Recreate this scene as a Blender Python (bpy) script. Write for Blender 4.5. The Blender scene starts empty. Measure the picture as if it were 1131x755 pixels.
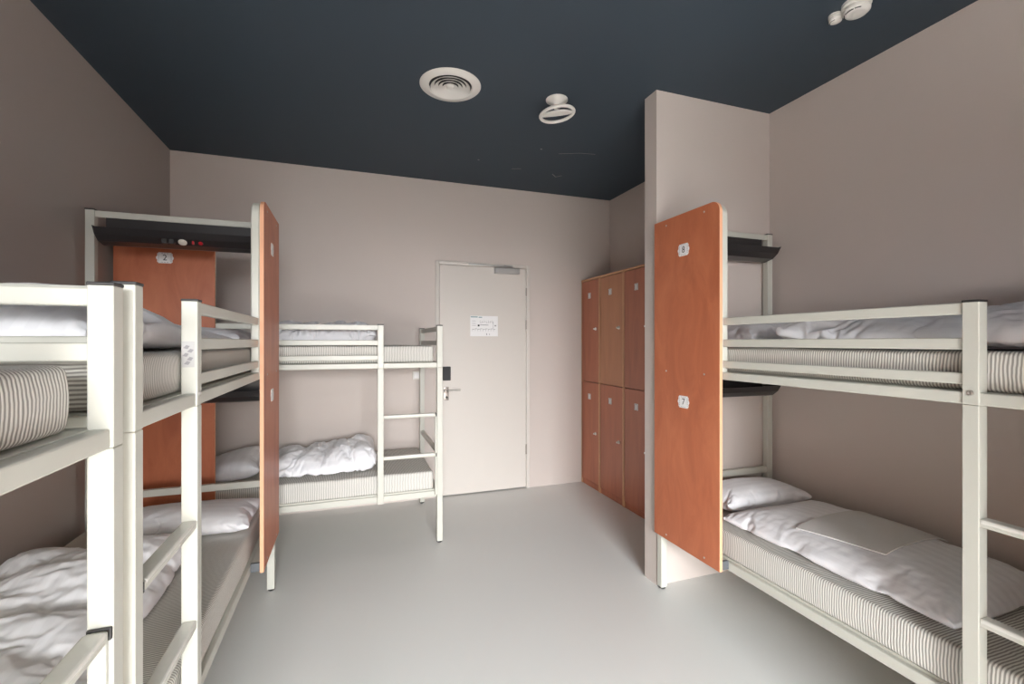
import bpy, bmesh, math, random
from mathutils import Vector, Matrix, noise
from mathutils.bvhtree import BVHTree

random.seed(7)
sc = bpy.context.scene
COL = sc.collection

# ------------------------------------------------------------------ camera
F_PX = 512.0
YAW = math.atan(179.0 / F_PX)
cam = bpy.data.cameras.new('camera')
cam.sensor_fit = 'HORIZONTAL'
cam.sensor_width = 36.0
cam.lens = F_PX / 1131.0 * 36.0
cam.clip_start = 0.02
cam_o = bpy.data.objects.new('camera', cam)
COL.objects.link(cam_o)
cam_o.location = (0, 0, 1.5)
cam_o.rotation_euler = (math.pi / 2, 0, -YAW)
sc.camera = cam_o

# room dimensions (metres)
XL, XR, YB, YF, ZC = -1.376, 2.70, 4.46, -4.30, 3.055
PX0, PY0, PY1 = 1.785, 2.405, 2.525          # partition: free end, front face, rear face

# ------------------------------------------------------------------ materials
def srgb(r, g, b):
    def f(c):
        c /= 255.0
        return c / 12.92 if c <= 0.04045 else ((c + 0.055) / 1.055) ** 2.4
    return (f(r), f(g), f(b), 1.0)

class NT:
    def __init__(s, name):
        s.m = bpy.data.materials.new(name)
        s.m.use_nodes = True
        s.t = s.m.node_tree
        s.b = s.t.nodes['Principled BSDF']
    def n(s, typ, **kw):
        x = s.t.nodes.new(typ)
        for k, v in kw.items():
            if k in x.inputs.keys() and not hasattr(x, k):
                x.inputs[k].default_value = v
            else:
                setattr(x, k, v)
        return x
    def l(s, a, b):
        s.t.links.new(a, b)

def plain(name, col, rough=0.5, metal=0.0, var=0.04, scale=6.0, bump=0.0, bscale=150.0, coat=0.0, spec=0.5):
    """base colour with a faint procedural mottling and optional fine bump"""
    k = NT(name)
    k.b.inputs['Roughness'].default_value = rough
    k.b.inputs['Metallic'].default_value = metal
    k.b.inputs['Specular IOR Level'].default_value = spec
    if coat:
        k.b.inputs['Coat Weight'].default_value = coat
        k.b.inputs['Coat Roughness'].default_value = 0.25
    tc = k.n('ShaderNodeTexCoord')
    nz = k.n('ShaderNodeTexNoise')
    nz.inputs['Scale'].default_value = scale
    nz.inputs['Detail'].default_value = 4
    k.l(tc.outputs['Object'], nz.inputs['Vector'])
    mx = k.n('ShaderNodeMix', data_type='RGBA')
    lo = [c * (1 - var) for c in col[:3]] + [1]
    hi = [min(1, c * (1 + var)) for c in col[:3]] + [1]
    mx.inputs[6].default_value = lo
    mx.inputs[7].default_value = hi
    k.l(nz.outputs['Fac'], mx.inputs[0])
    k.l(mx.outputs[2], k.b.inputs['Base Color'])
    if bump:
        n2 = k.n('ShaderNodeTexNoise')
        n2.inputs['Scale'].default_value = bscale
        n2.inputs['Detail'].default_value = 3
        k.l(tc.outputs['Object'], n2.inputs['Vector'])
        bp = k.n('ShaderNodeBump')
        bp.inputs['Strength'].default_value = bump
        bp.inputs['Distance'].default_value = 0.002
        k.l(n2.outputs['Fac'], bp.inputs['Height'])
        k.l(bp.outputs['Normal'], k.b.inputs['Normal'])
    return k.m

def board(name, c1, c2, c3, rough, sx=(3, 3, 1.0)):
    """stained, faintly clouded wood veneer"""
    k = NT(name)
    k.b.inputs['Roughness'].default_value = rough
    tc = k.n('ShaderNodeTexCoord')
    mp = k.n('ShaderNodeMapping')
    mp.inputs['Scale'].default_value = sx
    k.l(tc.outputs['Object'], mp.inputs['Vector'])
    nz = k.n('ShaderNodeTexNoise')
    nz.inputs['Scale'].default_value = 2.6
    nz.inputs['Detail'].default_value = 6
    nz.inputs['Roughness'].default_value = 0.62
    nz.inputs['Distortion'].default_value = 0.8
    k.l(mp.outputs['Vector'], nz.inputs['Vector'])
    cr = k.n('ShaderNodeValToRGB')
    cr.color_ramp.elements[0].position = 0.32
    cr.color_ramp.elements[0].color = c1
    cr.color_ramp.elements[1].position = 0.70
    cr.color_ramp.elements[1].color = c3
    e = cr.color_ramp.elements.new(0.5)
    e.color = c2
    k.l(nz.outputs['Fac'], cr.inputs['Fac'])
    k.l(cr.outputs['Color'], k.b.inputs['Base Color'])
    return k.m

def ticking():
    """striped mattress ticking; stripe coordinate (metres) is the mesh UV"""
    k = NT('ticking_fabric')
    k.b.inputs['Roughness'].default_value = 0.9
    k.b.inputs['Specular IOR Level'].default_value = 0.2
    uv = k.n('ShaderNodeUVMap')
    sep = k.n('ShaderNodeSeparateXYZ')
    k.l(uv.outputs['UV'], sep.inputs[0])
    tc = k.n('ShaderNodeTexCoord')
    nz = k.n('ShaderNodeTexNoise')
    nz.inputs['Scale'].default_value = 22.0
    nz.inputs['Detail'].default_value = 1
    k.l(tc.outputs['Object'], nz.inputs['Vector'])
    a = k.n('ShaderNodeMath', operation='MULTIPLY_ADD')
    a.inputs[1].default_value = 0.006
    k.l(nz.outputs['Fac'], a.inputs[0])
    k.l(sep.outputs['X'], a.inputs[2])
    b = k.n('ShaderNodeMath', operation='MULTIPLY')
    b.inputs[1].default_value = 2 * math.pi / 0.0098
    k.l(a.outputs[0], b.inputs[0])
    s = k.n('ShaderNodeMath', operation='SINE')
    k.l(b.outputs[0], s.inputs[0])
    mr = k.n('ShaderNodeMapRange')
    mr.inputs['From Min'].default_value = -0.55
    mr.inputs['From Max'].default_value = 0.4
    k.l(s.outputs[0], mr.inputs['Value'])
    mx = k.n('ShaderNodeMix', data_type='RGBA')
    mx.inputs[6].default_value = srgb(160, 157, 151)
    mx.inputs[7].default_value = srgb(230, 228, 222)
    k.l(mr.outputs['Result'], mx.inputs[0])
    k.l(mx.outputs[2], k.b.inputs['Base Color'])
    bp = k.n('ShaderNodeBump')
    bp.inputs['Strength'].default_value = 0.35
    bp.inputs['Distance'].default_value = 0.002
    k.l(mr.outputs['Result'], bp.inputs['Height'])
    k.l(bp.outputs['Normal'], k.b.inputs['Normal'])
    return k.m

def linen():
    """white satin-stripe bed linen: faint woven stripes about 4 cm wide"""
    k = NT('white_linen')
    k.b.inputs['Roughness'].default_value = 0.75
    k.b.inputs['Specular IOR Level'].default_value = 0.3
    k.b.inputs['Sheen Weight'].default_value = 0.15
    uv = k.n('ShaderNodeUVMap')
    sep = k.n('ShaderNodeSeparateXYZ')
    k.l(uv.outputs['UV'], sep.inputs[0])
    b = k.n('ShaderNodeMath', operation='MULTIPLY')
    b.inputs[1].default_value = 2 * math.pi / 0.05
    k.l(sep.outputs['X'], b.inputs[0])
    s = k.n('ShaderNodeMath', operation='SINE')
    k.l(b.outputs[0], s.inputs[0])
    mr = k.n('ShaderNodeMapRange')
    mr.inputs['From Min'].default_value = -0.2
    mr.inputs['From Max'].default_value = 0.2
    k.l(s.outputs[0], mr.inputs['Value'])
    mx = k.n('ShaderNodeMix', data_type='RGBA')
    mx.inputs[6].default_value = (0.84, 0.84, 0.87, 1)
    mx.inputs[7].default_value = (0.88, 0.88, 0.91, 1)
    k.l(mr.outputs['Result'], mx.inputs[0])
    k.l(mx.outputs[2], k.b.inputs['Base Color'])
    return k.m

M = {}
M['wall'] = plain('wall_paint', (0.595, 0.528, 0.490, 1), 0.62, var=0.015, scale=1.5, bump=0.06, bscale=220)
M['wall_shaded'] = plain('wall_paint_shaded', (0.44, 0.395, 0.366, 1), 0.55, var=0.015, scale=1.5, bump=0.06, bscale=220)  # darkened copy of the wall paint: left wall's grazing-light shade put into the colour
M['ceiling'] = plain('ceiling_paint', (0.038, 0.056, 0.076, 1), 0.7, var=0.05, scale=1.2)
M['floor'] = plain('cast_floor', (0.72, 0.725, 0.705, 1), 0.38, var=0.025, scale=1.2, spec=0.4)
M['metal'] = plain('cream_powder_coat', (0.56, 0.558, 0.50, 1), 0.36, var=0.012, scale=3)
M['rung'] = plain('clear_grip_cover', (0.70, 0.69, 0.64, 1), 0.22, var=0.05, scale=40, bump=0.2, bscale=60)
M['cap'] = plain('dark_plastic_cap', (0.030, 0.028, 0.028, 1), 0.45, var=0.1)
M['greycap'] = plain('grey_plastic_plug', (0.10, 0.11, 0.12, 1), 0.5, var=0.08)
M['black'] = plain('black_powder_coat', (0.028, 0.026, 0.027, 1), 0.3, var=0.1)
M['board'] = board('orange_stained_board', (0.43, 0.122, 0.054, 1), (0.50, 0.152, 0.069, 1), (0.56, 0.184, 0.085, 1), 0.42)
M['edge'] = plain('raw_board_edge', srgb(226, 168, 132), 0.6, var=0.06, scale=25)
M['locker'] = board('red_brown_veneer', (0.38, 0.122, 0.064, 1), (0.44, 0.146, 0.077, 1), (0.49, 0.168, 0.090, 1), 0.34, (4, 4, 0.5))
M['locker2'] = board('tan_veneer', (0.47, 0.20, 0.10, 1), (0.51, 0.225, 0.112, 1), (0.55, 0.245, 0.125, 1), 0.34, (4, 4, 0.5))
M['lockeredge'] = plain('locker_edge', srgb(208, 160, 122), 0.5, var=0.08, scale=25)
M['door'] = plain('door_paint', (0.66, 0.615, 0.57, 1), 0.42, var=0.01, scale=2)
M['white'] = plain('white_plastic', (0.75, 0.73, 0.69, 1), 0.4, var=0.02)
M['plate'] = plain('white_number_plate', (0.85, 0.84, 0.84, 1), 0.45, var=0.02)
M['ink'] = plain('black_ink', (0.02, 0.02, 0.022, 1), 0.6, var=0.05)
M['greyink'] = plain('grey_ink', (0.28, 0.27, 0.28, 1), 0.6, var=0.05)
M['tealink'] = plain('teal_ink', (0.20, 0.33, 0.36, 1), 0.6, var=0.05)
M['steel'] = plain('brushed_steel', (0.55, 0.52, 0.49, 1), 0.42, metal=0.9, var=0.05, scale=40)
M['chrome'] = plain('pale_chrome', (0.85, 0.83, 0.80, 1), 0.3, metal=0.25, var=0.02)
M['dullmetal'] = plain('dull_nickel', (0.36, 0.32, 0.29, 1), 0.34, metal=0.9, var=0.05)
M['silver'] = plain('silver_paint', (0.46, 0.45, 0.44, 1), 0.4, metal=0.4, var=0.03)
M['red'] = plain('red_rocker', (0.55, 0.02, 0.03, 1), 0.3, var=0.05)
M['lens'] = plain('pale_lamp_lens', (0.80, 0.76, 0.68, 1), 0.3, var=0.03)
M['ticking'] = ticking()
M['linen'] = linen()
M['sheet'] = plain('folded_cotton', (0.70, 0.69, 0.68, 1), 0.85, var=0.02)

def glass_mat():
    k = NT('window_glass')
    t = k.t
    out = [x for x in t.nodes if x.type == 'OUTPUT_MATERIAL'][0]
    tr = k.n('ShaderNodeBsdfTransparent')
    gl = k.n('ShaderNodeBsdfGlossy')
    gl.inputs['Roughness'].default_value = 0.02
    fr = k.n('ShaderNodeFresnel')
    fr.inputs['IOR'].default_value = 1.25
    mx = k.n('ShaderNodeMixShader')
    k.l(fr.outputs[0], mx.inputs[0])
    k.l(tr.outputs[0], mx.inputs[1])
    k.l(gl.outputs[0], mx.inputs[2])
    k.l(mx.outputs[0], out.inputs['Surface'])
    return k.m
M['glass'] = glass_mat()

# ------------------------------------------------------------------ helpers
def world_origin(o):
    v = Vector((0, 0, 0))
    while o is not None:
        v += o.location
        o = o.parent
    return v

def link_mesh(name, bm, mat, parent=None, origin=None, smooth=False, angle=35):
    """bm holds world coordinates; links ONE mesh object named name under parent"""
    base = world_origin(parent)
    off = Vector(origin) if (origin is not None and parent is None) else base
    for v in bm.verts:
        v.co -= off
    bmesh.ops.recalc_face_normals(bm, faces=bm.faces[:])
    me = bpy.data.meshes.new(name)
    if smooth:
        for f in bm.faces:
            f.smooth = True
        ca = math.radians(angle)
        for e in bm.edges:
            if len(e.link_faces) == 2 and e.calc_face_angle(0) > ca:
                e.smooth = False
    bm.to_mesh(me)
    bm.free()
    o = bpy.data.objects.new(name, me)
    mats = mat if isinstance(mat, (list, tuple)) else [mat]
    for m in mats:
        me.materials.append(m)
    COL.objects.link(o)
    if parent is not None:
        o.parent = parent
    elif origin is not None:
        o.location = origin
    return o

def thing(name, loc, label, cat, group=None):
    o = bpy.data.objects.new(name, None)
    o.empty_display_size = 0.05
    COL.objects.link(o)
    o.location = loc
    o['label'] = label
    o['category'] = cat
    if group:
        o['group'] = group
    return o

def tag(o, label, cat, group=None):
    o['label'] = label
    o['category'] = cat
    if group:
        o['group'] = group
    return o

def struct(o):
    o['kind'] = 'structure'
    return o

def add_box(bm, lo, hi, bev=0.0, seg=2, mi=0):
    lo = [min(a, b) for a, b in zip(lo, hi)], [max(a, b) for a, b in zip(lo, hi)]
    l, h = lo
    t = bmesh.new()
    bmesh.ops.create_cube(t, size=1.0)
    for v in t.verts:
        v.co = Vector([(l[i] + h[i]) / 2 + v.co[i] * (h[i] - l[i]) for i in range(3)])
    if bev > 0:
        b = min(bev, 0.45 * min(h[i] - l[i] for i in range(3)))
        bmesh.ops.bevel(t, geom=t.edges[:], offset=b, segments=seg, profile=0.5, affect='EDGES')
    for f in t.faces:
        f.material_index = mi
    merge(bm, t)

def merge(bm, t):
    me = bpy.data.meshes.new('tmp')
    t.to_mesh(me)
    t.free()
    bm.from_mesh(me)
    bpy.data.meshes.remove(me)

def add_lathe(bm, prof, centre, axis=Vector((0, 0, 1)), n=40, closed=True):
    """prof: list of (r, h) along axis from centre"""
    axis = Vector(axis).normalized()
    a = axis.orthogonal().normalized()
    b = axis.cross(a)
    c = Vector(centre)
    rings = []
    for r, h in prof:
        if r < 1e-6:
            rings.append([bm.verts.new(c + axis * h)])
        else:
            rings.append([bm.verts.new(c + axis * h + (a * math.cos(2 * math.pi * k / n) + b * math.sin(2 * math.pi * k / n)) * r) for k in range(n)])
    for r0, r1 in zip(rings, rings[1:]):
        for k in range(n):
            k2 = (k + 1) % n
            if len(r0) == 1 and len(r1) == 1:
                continue
            if len(r0) == 1:
                bm.faces.new((r0[0], r1[k], r1[k2]))
            elif len(r1) == 1:
                bm.faces.new((r0[k], r1[0], r0[k2]))
            else:
                bm.faces.new((r0[k], r1[k], r1[k2], r0[k2]))

def add_tube(bm, pts, r, n=14, closed=False):
    pts = [Vector(p) for p in pts]
    N = len(pts)
    rings = []
    up = None
    for i in range(N):
        if closed:
            d = (pts[(i + 1) % N] - pts[i - 1]).normalized()
        else:
            d = (pts[min(i + 1, N - 1)] - pts[max(i - 1, 0)]).normalized()
        if up is None:
            up = d.orthogonal().normalized()
        up = (up - d * up.dot(d)).normalized()
        s = d.cross(up)
        rings.append([bm.verts.new(pts[i] + (up * math.cos(2 * math.pi * k / n) + s * math.sin(2 * math.pi * k / n)) * r) for k in range(n)])
    for i in range(N if closed else N - 1):
        a, b = rings[i], rings[(i + 1) % N]
        for k in range(n):
            bm.faces.new((a[k], a[(k + 1) % n], b[(k + 1) % n], b[k]))
    if not closed:
        bm.faces.new(rings[0])
        bm.faces.new(rings[-1])

def add_prism(bm, poly, fn, d0, d1, mi=0):
    """extrude a 2-D outline: fn(a, b, d) -> world point"""
    A = [bm.verts.new(fn(a, b, d0)) for a, b in poly]
    B = [bm.verts.new(fn(a, b, d1)) for a, b in poly]
    n = len(poly)
    fs = [bm.faces.new(A), bm.faces.new(B)]
    for i in range(n):
        fs.append(bm.faces.new((A[i], A[(i + 1) % n], B[(i + 1) % n], B[i])))
    for f in fs:
        f.material_index = mi
    return fs

def text_bm(txt, size, place):
    """solid lettering; place(x, y, z) -> world, x/y in the plane of the text"""
    cu = bpy.data.curves.new('t', 'FONT')
    cu.body = txt
    cu.size = size
    cu.extrude = 0.0004
    cu.align_x = 'CENTER'
    cu.align_y = 'CENTER'
    o = bpy.data.objects.new('t', cu)
    COL.objects.link(o)
    dg = bpy.context.evaluated_depsgraph_get()
    me = bpy.data.meshes.new_from_object(o.evaluated_get(dg))
    bm = bmesh.new()
    bm.from_mesh(me)
    bpy.data.objects.remove(o)
    bpy.data.curves.remove(cu)
    bpy.data.meshes.remove(me)
    for v in bm.verts:
        v.co = place(v.co.x, v.co.y, v.co.z)
    return bm

# ------------------------------------------------------------------ room shell
T = 0.15
def wall(name, lo, hi, mat, holes=None):
    bm = bmesh.new()
    add_box(bm, lo, hi)
    return struct(link_mesh(name, bm, mat, origin=((lo[0] + hi[0]) / 2, (lo[1] + hi[1]) / 2, lo[2])))

wall('floor', (XL - T, YF - T, -0.12), (XR + T, YB + T, 0), M['floor'])
ceil = wall('ceiling', (XL - T, YF - T, ZC), (XR + T, YB + T, ZC + 0.12), M['ceiling'])
wall('wall_left', (XL - T, YF - T, 0), (XL, YB + T, ZC), M['wall_shaded'])
wall('wall_right', (XR, YF - T, 0), (XR + T, YB + T, ZC), M['wall'])
wall('wall_partition', (PX0, PY0, 0), (XR, PY1, ZC), M['wall'])
wall('wall_light_blocker', (1.60, YF, 0), (XR, 0.40, 1.80), M['wall'])  # unseen low wall, added to keep window light off the right-hand bed
# rear wall with the door opening
DX0, DX1, DZ = 0.777, 1.749, 2.288
bm = bmesh.new()
add_box(bm, (XL, YB, 0), (DX0 + 0.02, YB + T, ZC))
add_box(bm, (DX1 - 0.02, YB, 0), (XR, YB + T, ZC))
add_box(bm, (DX0 + 0.02, YB, DZ - 0.02), (DX1 - 0.02, YB + T, ZC))
struct(link_mesh('wall_back', bm, M['wall'], origin=(0.66, YB, 0)))
# wall behind the camera with the window
WX0, WX1, WZ0, WZ1 = -1.2, 1.1, 0.90, 2.90
bm = bmesh.new()
add_box(bm, (XL, YF - T, 0), (WX0, YF, ZC))
add_box(bm, (WX1, YF - T, 0), (XR, YF, ZC))
add_box(bm, (WX0, YF - T, 0), (WX1, YF, WZ0))
add_box(bm, (WX0, YF - T, WZ1), (WX1, YF, ZC))
struct(link_mesh('wall_front', bm, M['wall'], origin=(0.66, YF, 0)))
win = bpy.data.objects.new('window_1', None)
COL.objects.link(win)
win.location = ((WX0 + WX1) / 2, YF - 0.08, WZ0)
struct(win)
bm = bmesh.new()
for lo, hi in (((WX0, YF - 0.11, WZ0), (WX0 + 0.05, YF - 0.05, WZ1)), ((WX1 - 0.05, YF - 0.11, WZ0), (WX1, YF - 0.05, WZ1)),
               ((WX0, YF - 0.11, WZ0), (WX1, YF - 0.05, WZ0 + 0.05)), ((WX0, YF - 0.11, WZ1 - 0.05), (WX1, YF - 0.05, WZ1)),
               (((WX0 + WX1) / 2 - 0.02, YF - 0.11, WZ0), ((WX0 + WX1) / 2 + 0.02, YF - 0.05, WZ1))):
    add_box(bm, lo, hi, 0.004)
link_mesh('window_frame', bm, M['white'], win)
bm = bmesh.new()
add_box(bm, (WX0 + 0.04, YF - 0.085, WZ0 + 0.04), (WX1 - 0.04, YF - 0.079, WZ1 - 0.04))
link_mesh('window_pane', bm, M['glass'], win)
bm = bmesh.new()
add_box(bm, (WX0, YF - 0.05, WZ0), (WX1, YF + 0.05, WZ0 + 0.02), 0.004)
link_mesh('window_sill', bm, M['white'], win)

# pale scratches and chips in the dark ceiling paint
def scratch(pts, w):
    bm = bmesh.new()
    for (x0, y0), (x1, y1) in zip(pts, pts[1:]):
        d = Vector((x1 - x0, y1 - y0, 0))
        nrm = Vector((-d.y, d.x, 0)).normalized() * w / 2
        q = [Vector((x0, y0, 0)) + nrm, Vector((x0, y0, 0)) - nrm, Vector((x1, y1, 0)) - nrm, Vector((x1, y1, 0)) + nrm]
        A = [bm.verts.new((p.x, p.y, ZC - 0.0008)) for p in q]
        B = [bm.verts.new((p.x, p.y, ZC + 0.001)) for p in q]
        bm.faces.new(A)
        for i in range(4):
            bm.faces.new((A[i], A[(i + 1) % 4], B[(i + 1) % 4], B[i]))
    link_mesh('paint_scratch', bm, M['greyink'], ceil)
for pts, w in ([[(1.63, 3.49), (1.79, 3.42), (1.92, 3.40)], 0.004], [[(1.77, 3.93), (1.83, 3.99), (1.87, 3.94)], 0.006],
               [[(1.37, 3.93), (1.45, 3.90)], 0.005], [[(1.45, 3.45), (1.465, 3.455)], 0.012], [[(1.03, 3.83), (1.045, 3.835)], 0.009]):
    scratch(pts, w)

# ------------------------------------------------------------------ door
door = bpy.data.objects.new('door_1', None)
COL.objects.link(door)
door.location = ((DX0 + DX1) / 2, YB, 0)
struct(door)
bm = bmesh.new()
fw = 0.036
add_box(bm, (DX0, YB - 0.014, 0), (DX0 + fw, YB + 0.10, DZ), 0.003)
add_box(bm, (DX1 - fw, YB - 0.014, 0), (DX1, YB + 0.10, DZ), 0.003)
add_box(bm, (DX0 + fw, YB - 0.014, DZ - fw), (DX1 - fw, YB + 0.10, DZ), 0.003)
link_mesh('door_frame', bm, M['door'], door, smooth=True)
bm = bmesh.new()
add_box(bm, (DX0 + fw + 0.004, YB - 0.004, 0.012), (DX1 - fw - 0.004, YB + 0.038, DZ - fw - 0.004), 0.002)
leaf = link_mesh('door_leaf', bm, M['door'], door)
bm = bmesh.new()
add_box(bm, (DX0 + 0.01, YB + 0.11, 0.0), (DX1 - 0.01, YB + 0.13, DZ - 0.01))
link_mesh('door_backing', bm, M['greycap'], door)
for z0, z1 in ((1.971, 2.054), (1.63, 1.725), (0.35, 0.45)):
    bm = bmesh.new()
    add_lathe(bm, [(0, 0), (0.007, 0), (0.007, z1 - z0), (0, z1 - z0)], (DX1 - fw - 0.002, YB - 0.012, z0), n=12)
    link_mesh('hinge', bm, M['dullmetal'], door, smooth=True)
bm = bmesh.new()
add_box(bm, (1.365, YB - 0.058, 2.185), (1.625, YB - 0.004, 2.243), 0.006)
closer = link_mesh('door_closer', bm, M['silver'], door)
bm = bmesh.new()
add_box(bm, (1.10, YB - 0.030, 2.256), (1.56, YB - 0.014, 2.272), 0.003)
add_tube(bm, [(1.55, YB - 0.03, 2.242), (1.55, YB - 0.03, 2.266), (1.46, YB - 0.036, 2.268)], 0.007)
link_mesh('closer_arm', bm, M['silver'], closer, smooth=True)
bm = bmesh.new()
add_box(bm, (0.846, YB - 0.030, 1.128), (0.922, YB - 0.003, 1.262), 0.006)
link_mesh('card_reader', bm, M['ink'], leaf)
bm = bmesh.new()
add_box(bm, (0.855, YB - 0.013, 0.935), (0.906, YB - 0.003, 1.065), 0.02, 4)
add_lathe(bm, [(0, 0), (0.024, 0), (0.024, 0.012), (0.017, 0.02), (0, 0.02)], (0.881, YB - 0.01, 1.03), (0, -1, 0), 24)
hd = link_mesh('handle_plate', bm, M['dullmetal'], leaf, smooth=True)
bm = bmesh.new()
add_tube(bm, [(0.881, YB - 0.015, 1.03), (0.881, YB - 0.055, 1.03), (0.893, YB - 0.066, 1.031), (1.008, YB - 0.066, 1.036)], 0.009)
link_mesh('lever', bm, M['steel'], hd, smooth=True)
bm = bmesh.new()
add_lathe(bm, [(0, 0), (0.011, 0), (0.011, 0.004), (0, 0.004)], (0.884, YB - 0.012, 0.965), (0, -1, 0), 18)
link_mesh('keyhole', bm, M['ink'], hd, smooth=True)

# escape plan pinned on the door
pl = thing('floor_plan_notice', (1.264, YB - 0.0045, 1.56), 'white landscape sheet with a floor plan fixed on the grey door', 'notice')
pyf = YB - 0.0062
bm = bmesh.new()
add_box(bm, (1.121, pyf, 1.557), (1.406, YB - 0.0045, 1.759))
link_mesh('sheet', bm, M['plate'], pl)
def bars(name, rects, mat):
    bm = bmesh.new()
    for x0, z0, x1, z1 in rects:
        add_box(bm, (1.121 + x0, pyf - 0.0008, 1.557 + z0), (1.121 + x1, pyf + 0.0004, 1.557 + z1))
    link_mesh(name, bm, mat, pl)
bars('header', [(0.004, 0.186, 0.075, 0.196), (0.085, 0.184, 0.12, 0.193)], M['tealink'])
rr = []
for i in range(7):
    rr.append((0.10 + i * 0.021, 0.132 + 0.006 * (i % 3), 0.114 + i * 0.021, 0.135 + 0.006 * (i % 3)))
    rr.append((0.10 + i * 0.021, 0.132, 0.102 + i * 0.021, 0.160 - 0.005 * (i % 2)))
for i in range(9):
    rr.append((0.02 + i * 0.027, 0.068 + 0.004 * (i % 2), 0.042 + i * 0.027, 0.072 + 0.004 * (i % 2)))
    rr.append((0.022 + i * 0.027, 0.050, 0.024 + i * 0.027, 0.072))
for z in (0.150, 0.125, 0.105):
    rr.append((0.018, z, 0.055, z + 0.003))
rr += [(0.165, 0.012, 0.172, 0.03), (0.195, 0.012, 0.200, 0.026), (0.235, 0.075, 0.238, 0.15), (0.25, 0.10, 0.268, 0.112)]
bars('plan_drawing', rr[:14] + rr[-2:], M['greyink'])
bars('room_row', rr[14:32], M['greyink'])
for q in rr[32:-2]:
    bars('legend_line', [q], M['greyink'])
bars('escape_route', [(0.10, 0.110, 0.185, 0.114), (0.076, 0.098, 0.094, 0.116)], M['ink'])

# light switch left of the door
sw = thing('light_switch', (0.60, YB, 1.15), 'small white light switch on the rear wall behind the bunk bed ladder', 'light switch')
bm = bmesh.new()
add_box(bm, (0.560, YB - 0.012, 1.145), (0.640, YB, 1.225), 0.004)
link_mesh('switch_frame', bm, M['white'], sw)
bm = bmesh.new()
add_box(bm, (0.572, YB - 0.017, 1.157), (0.628, YB - 0.010, 1.213), 0.003)
link_mesh('rocker', bm, M['plate'], sw)

# ------------------------------------------------------------------ ceiling fittings
vx, vy = 0.575, 2.775
vt = thing('ceiling_vent', (vx, vy, ZC), 'round white air vent with concentric rings in the dark ceiling', 'vent')
Z = Vector((0, 0, -1))
bm = bmesh.new()
add_lathe(bm, [(0.128, 0.0), (0.128, 0.008), (0.136, 0.016), (0.176, 0.010), (0.184, 0.003), (0.184, 0)], (vx, vy, ZC), Z, 64)
link_mesh('flange', bm, M['white'], vt, smooth=True)
bm = bmesh.new()
add_lathe(bm, [(0, 0.0015), (0.130, 0.0015), (0.130, 0.0)], (vx, vy, ZC), Z, 48)
link_mesh('throat', bm, M['ink'], vt)
for r in (0.118, 0.094, 0.070, 0.046):
    bm = bmesh.new()
    add_lathe(bm, [(r - 0.022, 0.004), (r, 0.019), (r + 0.0015, 0.017), (r - 0.0185, 0.003), (r - 0.022, 0.004)], (vx, vy, ZC), Z, 56)
    link_mesh('vent_ring', bm, M['white'], vt, smooth=True)
bm = bmesh.new()
add_lathe(bm, [(0, 0.020), (0.018, 0.019), (0.026, 0.012), (0.024, 0.004), (0, 0.004)], (vx, vy, ZC), Z, 40)
link_mesh('centre_cone', bm, M['white'], vt, smooth=True)

rx, ry = 1.254, 2.715
rg = thing('ring_detector', (rx, ry, ZC), 'white ceiling fitting with a tilted ring hanging below a cone base', 'ceiling fitting')
bm = bmesh.new()
add_lathe(bm, [(0.070, 0), (0.070, 0.006), (0.052, 0.018), (0.026, 0.042), (0.016, 0.062), (0.014, 0.085), (0, 0.085)], (rx, ry, ZC), Z, 40)
link_mesh('cone_base', bm, M['white'], rg, smooth=True)
ax = Vector((0.30, -0.10, -1.0)).normalized()
rc = Vector((rx, ry - 0.005, ZC - 0.095))
# ring normal tipped so its left side hangs lower
nrm = Vector((-0.13, 0.03, 1.0)).normalized()
a1 = Vector((1, 0, 0.13)).normalized()
a2 = nrm.cross(a1).normalized()
bm = bmesh.new()
N = 56
for k in range(1):
    add_tube(bm, [rc + (a1 * math.cos(2 * math.pi * i / N) + a2 * math.sin(2 * math.pi * i / N)) * 0.107 for i in range(N)], 0.0105, 14, True)
link_mesh('hoop', bm, M['white'], rg, smooth=True)
bm = bmesh.new()
out = []
dirv = (a1 * 0.95 - a2 * 0.31).normalized()
prp = nrm.cross(dirv).normalized()
for i in range(25):
    t = -1 + 2 * i / 24
    out.append((t * 0.105, -0.040 * (1 - t * t) - 0.006))
for i in range(25):
    t = 1 - 2 * i / 24
    out.append((t * 0.105, 0.010 * (1 - t * t) + 0.004))
add_prism(bm, out, lambda a, b, d: rc + dirv * a + prp * b + nrm * d, -0.007, 0.007)
link_mesh('cross_bar', bm, M['white'], rg, smooth=True)

sx_, sy_ = 2.196, 1.487
sd = thing('smoke_detector', (sx_, sy_, ZC), 'white smoke detector with a small side pod near the right wall on the ceiling', 'smoke detector')
bm = bmesh.new()
add_lathe(bm, [(0.058, 0), (0.058, 0.014), (0.054, 0.018), (0.048, 0.020), (0.048, 0.026), (0.054, 0.030), (0.053, 0.040), (0.042, 0.050), (0.030, 0.053), (0, 0.054)], (sx_, sy_, ZC), Z, 40)
head_ = link_mesh('detector_head', bm, M['white'], sd, smooth=True)
for k0, k1 in ((150, 200), (205, 235), (95, 140)):
    bm = bmesh.new()
    pts = [(sx_ + 0.0465 * math.cos(math.radians(k)), sy_ + 0.0465 * math.sin(math.radians(k)), ZC - 0.0475) for k in range(k0, k1 + 1, 5)]
    add_tube(bm, pts, 0.0022, 8)
    link_mesh('vent_slot', bm, M['ink'], head_, smooth=True)
bm = bmesh.new()
px_, py_ = sx_ - 0.014, sy_ + 0.088
add_lathe(bm, [(0.029, 0), (0.029, 0.012), (0.026, 0.015), (0.028, 0.019), (0.026, 0.030), (0.016, 0.036), (0, 0.037)], (px_, py_, ZC), Z, 28)
pod_ = link_mesh('side_pod', bm, M['white'], sd, smooth=True)
bm = bmesh.new()
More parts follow.
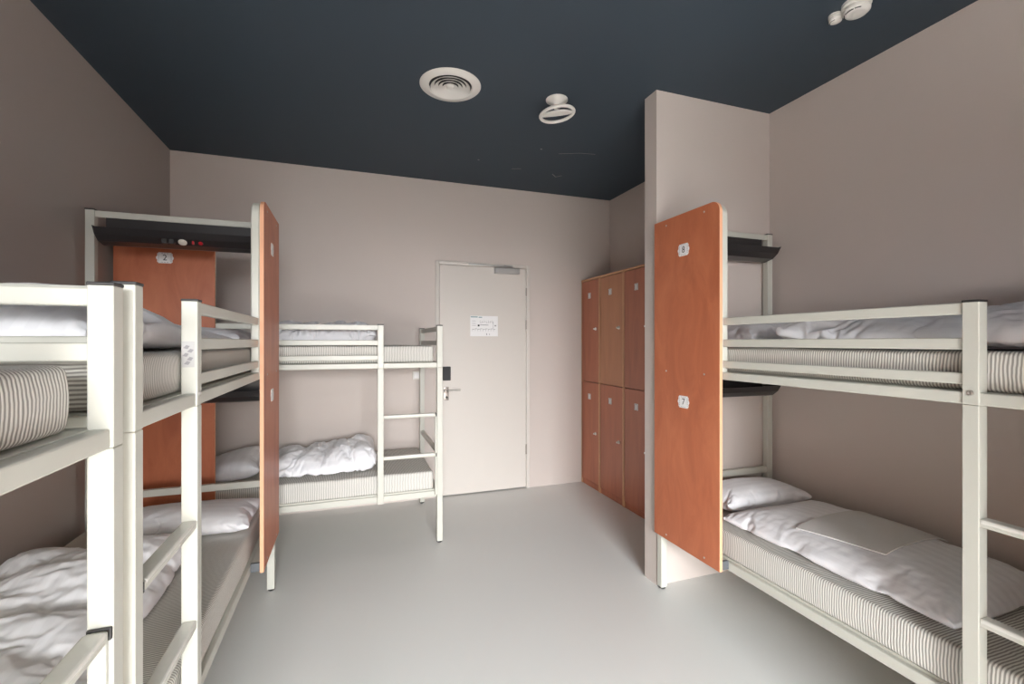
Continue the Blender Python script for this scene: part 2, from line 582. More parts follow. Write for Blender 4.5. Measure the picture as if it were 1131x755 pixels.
add_tube(bm, [(px_ + 0.022 * math.cos(math.radians(k)), py_ + 0.022 * math.sin(math.radians(k)), ZC - 0.0335) for k in range(110, 215, 5)], 0.0015, 8)
link_mesh('vent_slot', bm, M['ink'], pod_, smooth=True)
bm = bmesh.new()
add_tube(bm, [(px_, py_, ZC - 0.011), (sx_, sy_, ZC - 0.011)], 0.011)
link_mesh('pod_neck', bm, M['white'], sd, smooth=True)

# ------------------------------------------------------------------ lockers
XF = 2.35
ybnd = [4.455, 4.075, 3.645, 3.215]
lab = ['two-door red-brown locker column in the corner against the rear wall beside the door',
       'two-door locker column with a paler tan upper door, middle of the row',
       'two-door dark red-brown locker column nearest the white partition end']
for i in range(3):
    y1, y0 = ybnd[i], ybnd[i + 1]
    lk = thing('locker', ((XF + XR) / 2, (y0 + y1) / 2, 0), lab[i], 'locker', 'lockers along the right wall')
    bm = bmesh.new()
    e = 0.001
    add_box(bm, (XF - 0.001, y0 + e, 0.0), (XR - 0.002, y0 + 0.020, 2.1395))
    add_box(bm, (XF - 0.001, y1 - 0.020, 0.0), (XR - 0.002, y1 - e, 2.1395))
    add_box(bm, (XF + 0.022, y0 + 0.02, 0.05), (XR - 0.002, y1 - 0.02, 0.07))
    add_box(bm, (XF + 0.022, y0 + 0.02, 1.06), (XR - 0.002, y1 - 0.02, 1.085))
    add_box(bm, (XR - 0.015, y0 + 0.02, 0.05), (XR - 0.002, y1 - 0.02, 2.13))
    link_mesh('carcass', bm, M['lockeredge'], lk)
    bm = bmesh.new()
    add_box(bm, (XF - 0.004, y0 + e, 2.140), (XR - 0.002, y1 - e, 2.160), 0.002)
    link_mesh('top_board', bm, M['lockeredge'], lk)
    bm = bmesh.new()
    add_box(bm, (XF + 0.006, y0 + 0.020, 0.0), (XF + 0.022, y1 - 0.020, 0.052))
    link_mesh('plinth', bm, M['locker'], lk)
    for (z0, z1, pz, lz, up) in ((1.090, 2.134, 1.98, 1.632, True), (0.058, 1.083, 0.935, 0.573, False)):
        bm = bmesh.new()
        add_box(bm, (XF - 0.001, y0 + 0.018, z0), (XF + 0.019, y1 - 0.010, z1), 0.0015)
        dr = link_mesh('door', bm, M['locker2'] if (i == 1 and up) else M['locker'], lk)
        if i == 1 and up:
            dr['label'] = 'paler tan upper door'
        pc = (y0 + y1) / 2 + 0.015
        bm = bmesh.new()
        add_box(bm, (XF - 0.0035, pc - 0.026, pz - 0.029), (XF - 0.0008, pc + 0.026, pz + 0.029), 0.001)
        pt = link_mesh('number_plate', bm, M['plate'], dr)
        bm = bmesh.new()
        for sy in (-1, 1):
            add_box(bm, (XF - 0.0041, pc + sy * 0.020 - 0.0016, pz - 0.018), (XF - 0.003, pc + sy * 0.020 + 0.0016, pz + 0.018))
            add_box(bm, (XF - 0.0041, pc - 0.0184, pz + sy * 0.0225 - 0.0014), (XF - 0.003, pc + 0.0184, pz + sy * 0.0225 + 0.0014))
        link_mesh('plate_border', bm, M['greyink'], pt)
        bm = bmesh.new()
        add_lathe(bm, [(0, 0), (0.016, 0), (0.015, 0.007), (0.008, 0.010), (0.008, 0.026), (0, 0.028)], (XF - 0.001, y0 + 0.075, lz), (-1, 0, 0), 18)
        link_mesh('lock_knob', bm, M['chrome'], dr, smooth=True)

# ------------------------------------------------------------------ bunk beds
P = 0.042            # post section
class Bed:
    def __init__(s, O, eu, ew, W, L, ul, dz, label):
        s.O = Vector((O[0], O[1], 0))
        s.eu = Vector((eu[0], eu[1], 0))
        s.ew = Vector((ew[0], ew[1], 0))
        s.W, s.L, s.ul, s.dz = W, L, ul, dz
        c = s.p(L / 2, W / 2, 0)
        s.root = thing('bunk_bed', (c.x, c.y, 0), label, 'bunk bed', 'cream metal bunk beds')
    def p(s, u, w, z):
        return s.O + s.eu * u + s.ew * w + Vector((0, 0, z))
    def box(s, bm, u0, u1, w0, w1, z0, z1, bev=0.004, seg=2, mi=0):
        add_box(bm, s.p(u0, w0, z0), s.p(u1, w1, z1), bev, seg, mi)
    def part(s, name, boxes, mat, parent=None, bev=0.004):
        bm = bmesh.new()
        for b in boxes:
            s.box(bm, *b, bev=bev)
        return link_mesh(name, bm, mat, parent or s.root)

def make_bed(O, eu, ew, W, L, ul, dz, label, plates=(), lamp=True, panel=True, sticker=False, bolt=False):
    b = Bed(O, eu, ew, W, L, ul, dz, label)
    h = P / 2
    TOP, HT = 1.622 + dz, 2.215 + dz
    # corner posts
    def post(u, w, top, name='post', bottom=0.012, seam=True):
        bx = [(u - h, u + h, w - h, w + h, bottom, 1.309 + dz), (u - h, u + h, w - h, w + h, 1.3095 + dz, top)]
        o = b.part(name, bx, M['metal'], bev=0.003)
        b.part('post_cap', [(u - h - 0.001, u + h + 0.001, w - h - 0.001, w + h + 0.001, top - 0.001, top + 0.006)], M['cap'], o, 0.002)
        if bottom < 0.02:
            bm = bmesh.new()
            add_lathe(bm, [(0, 0), (0.015, 0), (0.020, 0.004), (0.0215, 0.013), (0, 0.013)], b.p(u, w, 0.0), (0, 0, 1), 24)
            link_mesh('foot_cap', bm, M['cap'], o, smooth=True)
        return o
    post(0, 0, HT)
    hp = post(0, W, HT - 0.03)
    post(L, 0, TOP)
    post(L, W, TOP)
    lp = b.part('ladder_post', [(ul - h, ul + h, W - h, W + h, 0.335, 1.309 + dz), (ul - h, ul + h, W - h, W + h, 1.3095 + dz, TOP)], M['metal'], bev=0.003)
    b.part('post_cap', [(ul - h - 0.001, ul + h + 0.001, W - h - 0.001, W + h + 0.001, TOP - 0.001, TOP + 0.006)], M['cap'], lp, 0.002)
    bm = bmesh.new()
    add_lathe(bm, [(0, 0), (0.009, 0), (0.009, 0.002), (0.004, 0.003), (0.003, 0.001), (0, 0.001)], b.p(ul, W + h, 1.345 + dz), b.ew, 16)
    link_mesh('bolt', bm, M['steel'], lp, smooth=True)
    # guard rails and upper bed frame
    u0 = 0.505
    for z0, z1 in ((1.585, 1.622), (1.476, 1.513), (1.369, 1.405)):
        b.part('guard_rail', [(u0 - 0.03, ul - h + 0.004, W - 0.010, W + 0.014, z0 + dz, z1 + dz)], M['metal'])
    b.part('side_rail', [(h, L - h, W - 0.014, W + 0.016, 1.309 + dz, 1.347 + dz)], M['metal'])
    b.part('side_rail', [(h, L - h, -0.014, 0.014, 1.309 + dz, 1.347 + dz)], M['metal'])
    b.part('side_rail', [(h, L - h, W - h - 0.030, W - h, 0.335, 0.378)], M['metal'])
    b.part('side_rail', [(h, L - h, -0.014, 0.014, 0.335, 0.378)], M['metal'])
    # rails across the head and the foot
    for z0, z1 in ((2.178, 2.213), (1.309, 1.347)):
        b.part('head_rail', [(-0.015, 0.015, h - 0.002, W - h + 0.002, z0 + dz, z1 + dz)], M['metal'])
    for z0, z1 in ((0.632, 0.672), (0.335, 0.378)):
        b.part('head_rail', [(-0.015, 0.015, h - 0.002, W - h + 0.002, z0, z1)], M['metal'])
    for z0, z1 in ((1.582, 1.617), (1.476, 1.512), (1.309, 1.347)):
        b.part('foot_rail', [(L - 0.013, L + 0.014, h - 0.002, W - h + 0.002, z0 + dz, z1 + dz)], M['metal'])
    for z0, z1 in ((0.645, 0.682), (0.335, 0.378)):
        b.part('foot_rail', [(L - 0.013, L + 0.014, h - 0.002, W - h + 0.002, z0, z1)], M['metal'])
    # bed bases
    b.part('bed_base', [(h, L - h, 0.014, W - 0.016, 1.330 + dz, 1.3475 + dz)], M['metal'], bev=0.002)
    b.part('bed_base', [(h, L - h, 0.014, W - h - 0.02, 0.368, 0.388)], M['metal'], bev=0.002)
    # ladder
    for z0, z1 in ((0.945, 0.968), (0.647, 0.671)):
        r = b.part('rung', [(ul + h - 0.002, L - h - 0.014, W - 0.017, W + 0.019, z0 + dz, z1 + dz)], M['metal'])
        b.part('grip_cover', [(ul + h - 0.001, L - h - 0.020, W - 0.0185, W + 0.0205, z1 - 0.012 + dz, z1 + 0.002 + dz)], M['rung'], r, 0.005)
        b.part('end_plug', [(L - h - 0.009, L - h - 0.001, W - 0.0185, W + 0.0205, z0 + dz, z1 + 0.001 + dz)], M['cap'], r, 0.002)
    b.part('ladder_stile', [(L - h - 0.014, L - h + 0.001, W - 0.012, W + 0.014, 0.355, 0.965 + dz)], M['metal'])
    if panel:
        # bent tube that carries the privacy board
        ut, zt, R = 0.484, HT - 0.020, 0.05
        bm = bmesh.new()
        path = [(ut, 1.312 + dz), (ut, 1.7), (ut, zt - R)]
        for k in range(1, 9):
            a = math.pi / 2 * k / 8
            path.append((ut - R + R * math.cos(a), zt - R + R * math.sin(a)))
        path += [(0.2, zt), (-0.018, zt)]
        q = 0.020
        rings = []
        for i, (u, z) in enumerate(path):
            a0 = path[max(i - 1, 0)]
            a1_ = path[min(i + 1, len(path) - 1)]
            d = Vector((a1_[0] - a0[0], a1_[1] - a0[1])).normalized()
            nn = Vector((d.y, -d.x))
            ring = []
            c = 0.006
            for (x, y) in ((q, q - c), (q - c, q), (-q + c, q), (-q, q - c), (-q, -q + c), (-q + c, -q), (q - c, -q), (q, -q + c)):
                ring.append(bm.verts.new(b.p(u + nn.x * x, W + y, z + nn.y * x)))
            rings.append(ring)
        for r0, r1 in zip(rings, rings[1:]):
            for k in range(8):
                bm.faces.new((r0[k], r0[(k + 1) % 8], r1[(k + 1) % 8], r1[k]))
        bm.faces.new(rings[0])
        bm.faces.new(rings[-1])
        link_mesh('board_tube', bm, M['metal'], b.root, smooth=True, angle=40)
        st = b.part('board_bracket', [(h, 0.492, W - 0.020, W + 0.020, 0.345, 0.386)], M['metal'])
        b.part('end_plug', [(0.490, 0.507, W - 0.021, W + 0.021, 0.344, 0.387)], M['greycap'], st, 0.002)
        # privacy board with one rounded upper corner
        ua, ub, za, zb, R = -0.022, 0.508, 0.338, HT + 0.005, 0.055
        poly = [(ua, za), (ub, za), (ub, zb - R)]
        for k in range(1, 9):
            a = math.pi / 2 * k / 8
            poly.append((ub - R + R * math.cos(a), zb - R + R * math.sin(a)))
        poly.append((ua, zb))
        bm = bmesh.new()
        fs = add_prism(bm, poly, lambda a, z, d: b.p(a, d, z), W + h + 0.0005, W + h + 0.0185, 1)
        fs[0].material_index = 0
        fs[1].material_index = 0
        bd = link_mesh('privacy_board', bm, [M['board'], M['edge']], b.root)
        wf = W + h + 0.0185
        for (u, z) in ((0.09, HT - 0.03), (0.40, HT - 0.03), (0.09, 1.33), (0.40, 1.33), (0.09, 0.365), (0.40, 0.365)):
            bm = bmesh.new()
            add_lathe(bm, [(0, 0), (0.006, 0), (0.005, 0.0018), (0, 0.002)], b.p(u, wf - 0.0003, z + (dz if z > 1 else 0)), b.ew, 14)
            link_mesh('screw', bm, M['steel'], bd, smooth=True)
        chir = b.eu.cross(Vector((0, 0, 1))).dot(b.ew)       # +1: u runs to the reader's right when facing the board
        for (pz, digit) in plates:
            # u coordinate -> reader's left/right
            uc = 0.24
            oct_ = []
            ww, hh, c = 0.040, 0.0335, 0.006
            for sx, sy in ((1, 1), (-1, 1), (-1, -1), (1, -1)):
                k = [(sx * (ww + 0.006), sy * 0.005), (sx * ww, sy * 0.012), (sx * ww, sy * (hh - c)), (sx * (ww - c), sy * (hh - c)), (sx * (ww - c), sy * hh)]
                if sx * sy < 0:
                    k = k[::-1]
                oct_ += k
            bm = bmesh.new()
            add_prism(bm, oct_, lambda a, z, d: b.p(uc + a, d, pz + z), wf - 0.0003, wf + 0.0015)
            pt = link_mesh('number_plate', bm, M['plate'], bd)
            bm = bmesh.new()
            for k in range(-2, 3):
                for sg in (-1, 1):
                    if abs(k) < 2:
                        b.box(bm, uc + k * 0.014 - 0.003, uc + k * 0.014 + 0.003, wf + 0.0008, wf + 0.0019, pz + sg * 0.027 - 0.0014, pz + sg * 0.027 + 0.0014, 0)
                    b.box(bm, uc + sg * 0.033 - 0.0016, uc + sg * 0.033 + 0.0016, wf + 0.0008, wf + 0.0019, pz + k * 0.0095 - 0.0028, pz + k * 0.0095 + 0.0028, 0)
            link_mesh('plate_border', bm, M['greyink'], pt)
            if digit:
                sgn = chir
                tb = text_bm(digit, 0.050, lambda x, y, z: b.p(uc + sgn * x, wf + 0.0013 + z, pz + y))
                link_mesh('numeral', tb, M['ink'], pt)
    # black metal head shelves with reading lamp
    w0, w1 = 0.072, W - 0.040
    for zt in (2.176 + dz, 1.300 + dz):
        bm = bmesh.new()
        prof = [(0.014, zt), (0.014, zt - 0.150), (0.040, zt - 0.152), (0.100, zt - 0.140), (0.138, zt - 0.112), (0.158, zt - 0.078), (0.150, zt - 0.078),
                (0.130, zt - 0.106), (0.096, zt - 0.132), (0.040, zt - 0.145), (0.019, zt - 0.144), (0.019, zt)]
        add_prism(bm, prof, lambda a, z, d: b.p(a, d, z), w0, w1)
        cap = [(0.014, zt - 0.076), (0.014, zt - 0.152), (0.040, zt - 0.154), (0.100, zt - 0.142), (0.138, zt - 0.114), (0.164, zt - 0.074)]
        add_prism(bm, cap, lambda a, z, d: b.p(a, d, z), w0 - 0.003, w0 + 0.001)
        add_prism(bm, cap, lambda a, z, d: b.p(a, d, z), w1 - 0.001, w1 + 0.003)
        sh = link_mesh('head_shelf', bm, M['black'], b.root)
        # lower-lip fittings
        cz, cu = zt - 0.1265, 0.1195
        nv = (b.eu * 0.60 + Vector((0, 0, -0.80))).normalized()
        if lamp:
            bm = bmesh.new()
            add_lathe(bm, [(0, 0), (0.021, 0), (0.020, 0.005), (0.012, 0.008), (0, 0.009)], b.p(cu, 0.455, cz), nv, 28)
            link_mesh('reading_lamp', bm, M['lens'], sh, smooth=True)
            bm = bmesh.new()
            for k in (0.372, 0.405):
                add_box(bm, b.p(cu - 0.016, k - 0.012, cz - 0.014), b.p(cu + 0.014, k + 0.012, cz + 0.014), 0.003)
            link_mesh('socket', bm, M['cap'], sh)
            bm = bmesh.new()
            add_lathe(bm, [(0, 0), (0.0115, 0), (0.011, 0.005), (0, 0.007)], b.p(cu, 0.540, cz), nv, 20)
            link_mesh('red_switch', bm, M['red'], sh, smooth=True)
            bm = bmesh.new()
            add_box(bm, b.p(cu - 0.006, 0.500, cz - 0.010), b.p(cu + 0.010, 0.510, cz + 0.010), 0.002)
            link_mesh('indicator', bm, M['red'], sh)
        bm = bmesh.new()
        add_lathe(bm, [(0, 0), (0.005, 0), (0.004, 0.002), (0, 0.0022)], b.p(0.120, w0 - 0.003, zt - 0.092), -b.ew, 12)
        link_mesh('screw', bm, M['steel'], sh, smooth=True)
    if sticker:
        # faceted reflective sticker on the camera side of the ladder post
        su = ul + h
        bm = bmesh.new()
        b.box(bm, su - 0.0005, su + 0.0010, W - 0.019, W + 0.014, 1.425, 1.502, 0)
        stk = link_mesh('sticker', bm, M['silver'], lp)
        bm = bmesh.new()
        for (w_, z_) in ((-0.006, 1.485), (0.004, 1.474), (-0.008, 1.462), (0.003, 1.450), (-0.004, 1.438)):
            poly = [(w_ - 0.009, z_ - 0.003), (w_ + 0.002, z_ - 0.006), (w_ + 0.008, z_ + 0.003), (w_ - 0.001, z_ + 0.006)]
            add_prism(bm, poly, lambda a, z, d: b.p(d, W + a, z), su + 0.0008, su + 0.0018)
        link_mesh('sticker_print', bm, M['greyink'], stk)
    return b

bedD = make_bed((2.645, 2.37), (0, -1), (-1, 0), 0.845, 1.925, 1.50, 0.0,
                'cream bunk bed along the right wall with an orange board numbered 8 and 7',
                plates=((2.015, '8'), (1.165, '7')), lamp=False)
bedB = make_bed((-1.325, 3.13), (0, -1), (1, 0), 0.875, 1.92, 1.495, 0.0,
                'cream bunk bed at the left wall with a lamp and red switch on its shelf',
                plates=((2.015, ''), (1.205, '')), sticker=True)
bedA = make_bed((-1.325, -0.805), (0, 1), (1, 0), 0.875, 1.92, 1.495, -0.013,
                'cream bunk bed nearest the camera at the left edge with thick front post', panel=True)
bedC = make_bed((-1.325, 4.362), (1, 0), (0, -1), 0.892, 1.96, 1.533, 0.0,
                'cream bunk bed along the rear wall with its ladder beside the door', plates=((2.022, '2'),))

# ------------------------------------------------------------------ mattresses
def mattress(b, u0, u1, z0, h, label, wo=-0.034, bulge=0.006, lower=False):
    w0, w1 = 0.03, b.W + wo
    bm = bmesh.new()
    nu, nw, nz = 70, 14, 5
    R = 0.015
    # rounded slab as a warped cube grid
    t = bmesh.new()
    bmesh.ops.create_cube(t, size=1.0)
    for v in t.verts:
        v.co = Vector(((u0 + u1) / 2 + v.co.x * (u1 - u0), (w0 + w1) / 2 + v.co.y * (w1 - w0), z0 + h / 2 + v.co.z * h))
    bmesh.ops.bevel(t, geom=t.edges[:], offset=R, segments=4, profile=0.5, affect='EDGES')
    geom = t.verts[:] + t.edges[:] + t.faces[:]
    for k in range(1, nu):
        c = u0 + R + (u1 - u0 - 2 * R) * k / nu
        r = bmesh.ops.bisect_plane(t, geom=t.verts[:] + t.edges[:] + t.faces[:], plane_co=(c, 0, 0), plane_no=(1, 0, 0))
    for k in range(1, nw):
        c = w0 + R + (w1 - w0 - 2 * R) * k / nw
        bmesh.ops.bisect_plane(t, geom=t.verts[:] + t.edges[:] + t.faces[:], plane_co=(0, c, 0), plane_no=(0, 1, 0))
    for k in range(1, nz):
        c = z0 + R + (h - 2 * R) * k / nz
        bmesh.ops.bisect_plane(t, geom=t.verts[:] + t.edges[:] + t.faces[:], plane_co=(0, 0, c), plane_no=(0, 0, 1))
    sd_ = random.random() * 50
    uvl = t.loops.layers.uv.new('UVMap')
    for f in t.faces:
        end = abs(f.normal.x) > 0.75
        for lp in f.loops:
            co = lp.vert.co
            lp[uvl].uv = (co.z if end else co.x, co.y)
    cw, cz = (w0 + w1) / 2, z0 + h / 2
    for v in t.verts:
        x, y, z = v.co
        n1 = noise.noise(Vector((x * 5, y * 5, z * 5 + sd_)))
        n2 = noise.noise(Vector((x * 24, y * 18, z * 24 + sd_)))
        fz = (z - cz) / (h / 2)
        fy = (y - cw) / ((w1 - w0) / 2)
        dn = Vector((0, 0, 0))
        dn.z -= (0.0035 + 0.0035 * n1 + 0.001 * n2) * max(0, fz)
        dn.y += (0.002 * n1 + 0.001 * n2 + bulge * (1 - fz * fz)) * (1 if fy > 0.9 else (-1 if fy < -0.9 else 0))
        v.co = v.co + dn
    bmesh.ops.recalc_face_normals(t, faces=t.faces[:])
    for v in t.verts:
        v.co = b.p(v.co.x, v.co.y, v.co.z)
    c = b.p((u0 + u1) / 2, (w0 + w1) / 2, z0)
    o = link_mesh('mattress', t, M['ticking'], origin=c, smooth=True, angle=60)
    tag(o, label, 'mattress', 'striped mattresses')
    return o

ZU, ZL, HM = 1.3485, 0.3885, 0.126
mattress(bedD, 0.03, 1.895, ZU, HM, 'striped mattress on the upper bunk at the right wall')
mattress(bedD, 0.03, 1.895, ZL, 0.140, 'striped mattress on the lower bunk at the right wall', wo=-0.036)
mattress(bedB, 0.03, 1.880, ZU, HM, 'striped mattress on the upper left bunk, under a rumpled duvet behind the stickered post')
mattress(bedB, 0.03, 1.880, ZL, 0.140, 'striped mattress on the lower left bunk, seen bare behind the ladder rungs', wo=-0.036)
mattress(bedA, 0.025, 1.867, ZU - 0.013, HM, 'bare striped mattress corner on the upper bunk at the left edge, nearest the camera', bulge=0.008)
mattress(bedC, 0.03, 1.920, ZU, HM, 'striped mattress on the upper bunk along the rear wall')
mattress(bedC, 0.03, 1.920, ZL, 0.140, 'striped mattress on the lower bunk along the rear wall', wo=-0.036)
TU, TL = ZU + HM, ZL + 0.140

# ------------------------------------------------------------------ bed linen (cloth simulated here, then frozen to plain meshes)
def cushion(a, b, n, m, seed):
    bm = bmesh.new()
    h = 0.02
    def nz(i, j, s):
        return 0.006 * noise.noise(Vector((i * 0.12, j * 0.12, s))) + 0.002 * noise.noise(Vector((i * 0.4, j * 0.4, s)))
    top = [[bm.verts.new((a * (i / n - .5), b * (j / m - .5), h / 2 + nz(i, j, seed))) for j in range(m + 1)] for i in range(n + 1)]
    bot = [[top[i][j] if i in (0, n) or j in (0, m) else bm.verts.new((a * (i / n - .5), b * (j / m - .5), -h / 2)) for j in range(m + 1)] for i in range(n + 1)]
    uvl = bm.loops.layers.uv.new('UVMap')
    def face(vs):
        f = bm.faces.new(vs)
        for lp in f.loops:
            lp[uvl].uv = (lp.vert.co.y, lp.vert.co.x)
    for i in range(n):
        for j in range(m):
            face((top[i][j], top[i + 1][j], top[i + 1][j + 1], top[i][j + 1]))
            face((bot[i][j], bot[i][j + 1], bot[i + 1][j + 1], bot[i + 1][j]))
    me = bpy.data.meshes.new('cushion')
    bm.to_mesh(me)
    bm.free()
    return me

def simulate(items, frames):
    """items: list of (a, b, n, m, pressure, shrink, bending, seed); returns frozen meshes resting on z=0"""
    objs = []
    bm = bmesh.new()
    bmesh.ops.create_grid(bm, x_segments=1, y_segments=1, size=40)
    pm = bpy.data.meshes.new('p')
    bm.to_mesh(pm)
    bm.free()
    po = bpy.data.objects.new('p', pm)
    COL.objects.link(po)
    po.modifiers.new('c', 'COLLISION')
    po.collision.thickness_outer = 0.005
    po.collision.cloth_friction = 30
    for k, (a, b, n, m, pr, sh, be, seed) in enumerate(items):
        o = bpy.data.objects.new('c', cushion(a, b, n, m, seed))
        COL.objects.link(o)
        o.location = (k * 3 - 10, 0, 0.05)
        cm = o.modifiers.new('cloth', 'CLOTH')
        s = cm.settings
        s.quality = 5
        s.mass = 0.01
        s.tension_stiffness = 15
        s.compression_stiffness = 15
        s.shear_stiffness = 5
        s.bending_stiffness = be
        s.use_pressure = True
        s.uniform_pressure_force = pr
        s.shrink_min = sh
        s.shrink_max = sh
        s.air_damping = 2
        cm.collision_settings.distance_min = 0.006
        cm.point_cache.frame_end = frames
        objs.append(o)
    for fr in range(1, frames + 1):
        sc.frame_set(fr)
    dg = bpy.context.evaluated_depsgraph_get()
    res = []
    for o in objs:
        me = bpy.data.meshes.new_from_object(o.evaluated_get(dg))
        z0 = min((o.matrix_world @ v.co).z for v in me.vertices)
        for v in me.vertices:
            v.co.z += o.location.z - z0
        res.append(me)
    for o in objs:
        bpy.data.objects.remove(o)
    bpy.data.objects.remove(po)
    sc.frame_set(1)
    return res

SIMS = simulate([
    (1.10, 0.74, 92, 62, 1.9, -0.12, 0.15, 1.0),      # 0 duvet, plump
    (1.10, 0.74, 92, 62, 1.6, -0.15, 0.09, 5.0),      # 1 duvet, crumpled
    (0.66, 0.44, 60, 40, 5.0, -0.06, 0.04, 9.0),      # 2 pillow
], 34)

def size(me):
    xs = [v.co.x for v in me.vertices]
    ys = [v.co.y for v in me.vertices]
    zs = [v.co.z for v in me.vertices]
    return (max(xs) - min(xs), max(ys) - min(ys), max(zs), (max(xs) + min(xs)) / 2, (max(ys) + min(ys)) / 2)
for i, m_ in enumerate(SIMS):
    print('SIM', i, [round(x, 3) for x in size(m_)])

def soft(kind, sim, c, lx, ly, h, label, group, rot=0.0, flipx=False, flipy=False, warp=None):
    """a frozen cloth placed with its base centre at c; lx runs along the sim's long side"""
    src = SIMS[sim]
    sxx, syy, szz, mx_, my_ = size(src)
    me = src.copy()
    R = Matrix.Rotation(rot, 3, 'Z')
    for v in me.vertices:
        x = (v.co.x - mx_) / sxx * (-1 if flipx else 1)
        y = (v.co.y - my_) / syy * (-1 if flipy else 1)
        z = v.co.z / szz
        p = Vector((x * lx, y * ly, z * h))
        if warp:
            p = Vector(warp(p, x, y, z))
        v.co = R @ p
    if flipx != flipy:
        me.flip_normals()
    for p in me.polygons:
        p.use_smooth = True
    me.materials.clear()
    me.materials.append(M['linen'])
    me.name = kind
    o = bpy.data.objects.new(kind, me)
    COL.objects.link(o)
    o.location = c
    s = o.modifiers.new('smooth', 'SUBSURF')
    s.levels = 1
    s.render_levels = 1
    tag(o, label, kind, group)
    return o

HP = math.pi / 2
gp, gd = 'white pillows', 'white duvets'
# right wall, lower bunk
dd = soft('duvet', 0, (2.245, 1.475, TL), 1.03, 0.72, 0.125, 'white duvet under a folded grey sheet on the lower bunk at the right wall', gd, rot=HP)
soft('pillow', 2, (2.27, 2.17, TL), 0.62, 0.34, 0.145, 'white pillow on the lower right bunk behind the orange board', gp)
# right wall, upper bunk
soft('duvet', 1, (2.25, 1.09, TU), 1.16, 0.70, 0.165, 'white duvet on the upper bunk at the right wall, seen through its guard rail', gd, rot=HP, flipx=True, warp=lambda p, x, y, z: (p.x, p.y, 0.168 * z ** 0.7))
soft('pillow', 2, (2.25, 2.05, TU), 0.60, 0.42, 0.15, 'white pillow on the upper right bunk beside the orange board', gp, flipx=True)
# rear wall
soft('duvet', 1, (-0.20, 3.945, TU), 0.80, 0.70, 0.21, 'white duvet on the upper bunk along the rear wall', gd, warp=lambda p, x, y, z: (p.x, p.y, 0.20 * z ** 0.7))
soft('pillow', 2, (-0.92, 3.93, TU), 0.62, 0.42, 0.15, 'white pillow on the upper rear bunk, mostly behind the left bed board', gp, rot=HP)
soft('duvet', 1, (-0.19, 3.93, TL), 0.78, 0.68, 0.19, 'rumpled white duvet on the lower bunk along the rear wall', gd, flipy=True, warp=lambda p, x, y, z: (p.x, p.y, 0.185 * (1.0 + 0.45 * x) * z ** 0.72))
soft('pillow', 2, (-0.88, 3.93, TL), 0.64, 0.58, 0.20, 'white pillow on the lower rear bunk at the end of the orange board numbered 2', gp, rot=HP, flipx=True, warp=lambda p, x, y, z: (p.x, p.y, 0.22 * (0.62 - 0.75 * y) * z))
# left wall
def ridge(p, x, y, z):
    # bunched up at the foot end, thinner to the head
    f = 0.60 + 0.50 * math.exp(-((x + 0.24) / 0.28) ** 2)
    return (p.x, p.y, 0.165 * f * (1 - 0.5 * y) * z ** 0.75)
soft('duvet', 0, (-0.90, 1.90, TU), 1.30, 0.74, 0.165, 'rumpled white duvet on the upper left bunk, bunched up beside the ladder', gd, rot=HP, warp=ridge)
soft('pillow', 2, (-0.82, 2.84, TU), 0.60, 0.42, 0.11, 'white pillow on the upper left bunk at the head', gp)
def spill(p, x, y, z):
    return (p.x, p.y, p.z * (0.9 + 0.2 * math.sin(x * 5)))
soft('duvet', 1, (-1.005, 1.95, TL), 1.20, 0.68, 0.15, 'rumpled white duvet on the lower left bunk against the wall', gd, rot=HP, flipy=True, warp=spill)
soft('pillow', 2, (-0.80, 2.83, TL), 0.66, 0.42, 0.125, 'white pillow on the lower left bunk at the bare mattress end', gp, flipy=True)

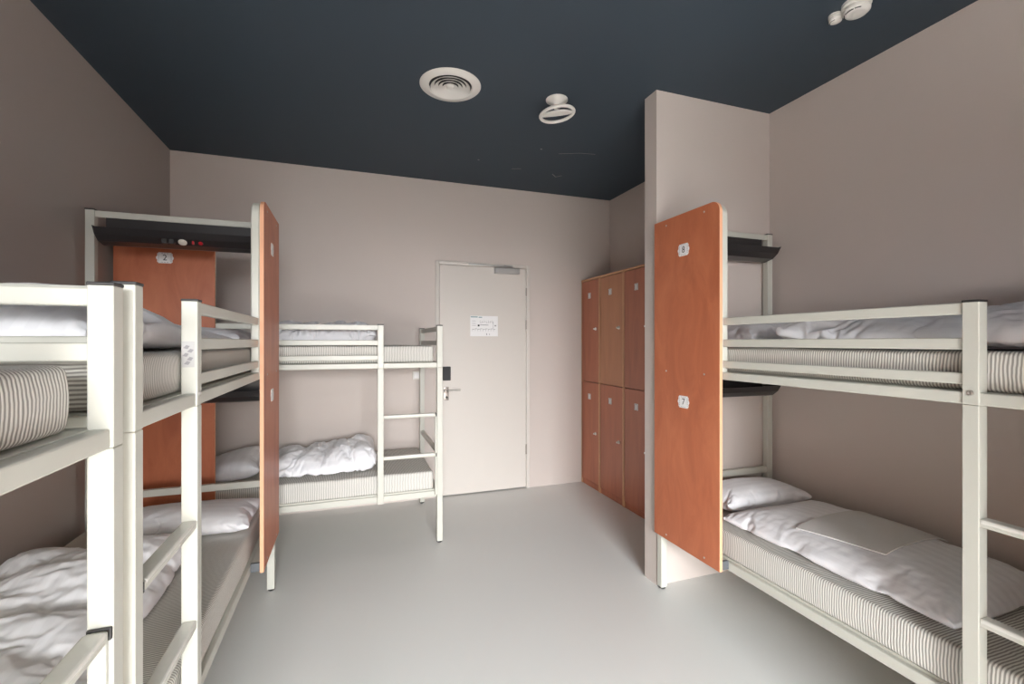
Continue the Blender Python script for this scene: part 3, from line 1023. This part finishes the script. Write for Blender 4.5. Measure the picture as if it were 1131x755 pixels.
# folded sheet lying on the lower right duvet: laid over the duvet's own surface
dg = bpy.context.evaluated_depsgraph_get()
dme = dd.evaluated_get(dg).to_mesh()
tree = BVHTree.FromPolygons([dd.matrix_world @ v.co + (Vector(dd.location) if dd.matrix_world.translation.length < 1e-6 else Vector()) for v in dme.vertices], [p.vertices for p in dme.polygons])
corners = [Vector((1.985, 1.62)), Vector((2.045, 1.27)), Vector((2.50, 1.30)), Vector((2.50, 1.64))]
bm = bmesh.new()
NS = 26
topv = []
for i in range(NS + 1):
    row = []
    for j in range(NS + 1):
        s, t = i / NS, j / NS
        p = corners[0] * (1 - s) * (1 - t) + corners[1] * s * (1 - t) + corners[2] * s * t + corners[3] * (1 - s) * t
        zs = []
        for dx in (-0.03, 0, 0.03):
            for dy in (-0.03, 0, 0.03):
                hit = tree.ray_cast(Vector((p.x + dx, p.y + dy, 2.0)) if False else Vector((p.x + dx, p.y + dy, 1.2)), Vector((0, 0, -1)))
                zs.append(hit[0].z if hit[0] else TL + 0.05)
        z = 0.5 * max(zs) + 0.5 * sum(zs) / 9 + 0.004
        row.append((p.x, p.y, z))
    topv.append(row)
vt_ = [[bm.verts.new((x, y, z + 0.004)) for (x, y, z) in r] for r in topv]
vb_ = [[bm.verts.new((x, y, z - 0.001)) for (x, y, z) in r] for r in topv]
for i in range(NS):
    for j in range(NS):
        bm.faces.new((vt_[i][j], vt_[i + 1][j], vt_[i + 1][j + 1], vt_[i][j + 1]))
        bm.faces.new((vb_[i][j], vb_[i][j + 1], vb_[i + 1][j + 1], vb_[i + 1][j]))
for k in range(NS):
    for (a, b_) in (((k, 0), (k + 1, 0)), ((k, NS), (k + 1, NS)), ((0, k), (0, k + 1)), ((NS, k), (NS, k + 1))):
        bm.faces.new((vt_[a[0]][a[1]], vt_[b_[0]][b_[1]], vb_[b_[0]][b_[1]], vb_[a[0]][a[1]]))
o = link_mesh('folded_sheet', bm, M['sheet'], origin=(2.25, 1.45, 0.64), smooth=True, angle=50)
tag(o, 'folded smooth grey-white sheet lying on the duvet of the lower right bunk', 'sheet')

# ------------------------------------------------------------------ light: daylight through the window behind the camera
L = bpy.data.lights.new('window_daylight', 'AREA')
L.shape = 'RECTANGLE'
L.size = WX1 - WX0 - 0.04
L.size_y = WZ1 - WZ0 - 0.04
L.energy = 1130
L.spread = math.radians(135)
L.color = (0.975, 0.99, 1.0)
lo_ = bpy.data.objects.new('window_daylight', L)
COL.objects.link(lo_)
lo_.location = ((WX0 + WX1) / 2, YF - 0.20, (WZ0 + WZ1) / 2)
lo_.rotation_euler = (math.radians(90 - 62), 0, 0)

wd = bpy.data.worlds.new('sky')
sc.world = wd
wd.use_nodes = True
bg = wd.node_tree.nodes['Background']
bg.inputs['Color'].default_value = (0.85, 0.92, 1.0, 1)
bg.inputs['Strength'].default_value = 0.8

sc.view_settings.view_transform = 'Standard'
sc.view_settings.look = 'None'
sc.view_settings.exposure = 0.22
sc.view_settings.gamma = 1.0
sc.view_settings.use_curve_mapping = False
sc.cycles.use_denoising = True
sc.cycles.max_bounces = 12
sc.cycles.diffuse_bounces = 8
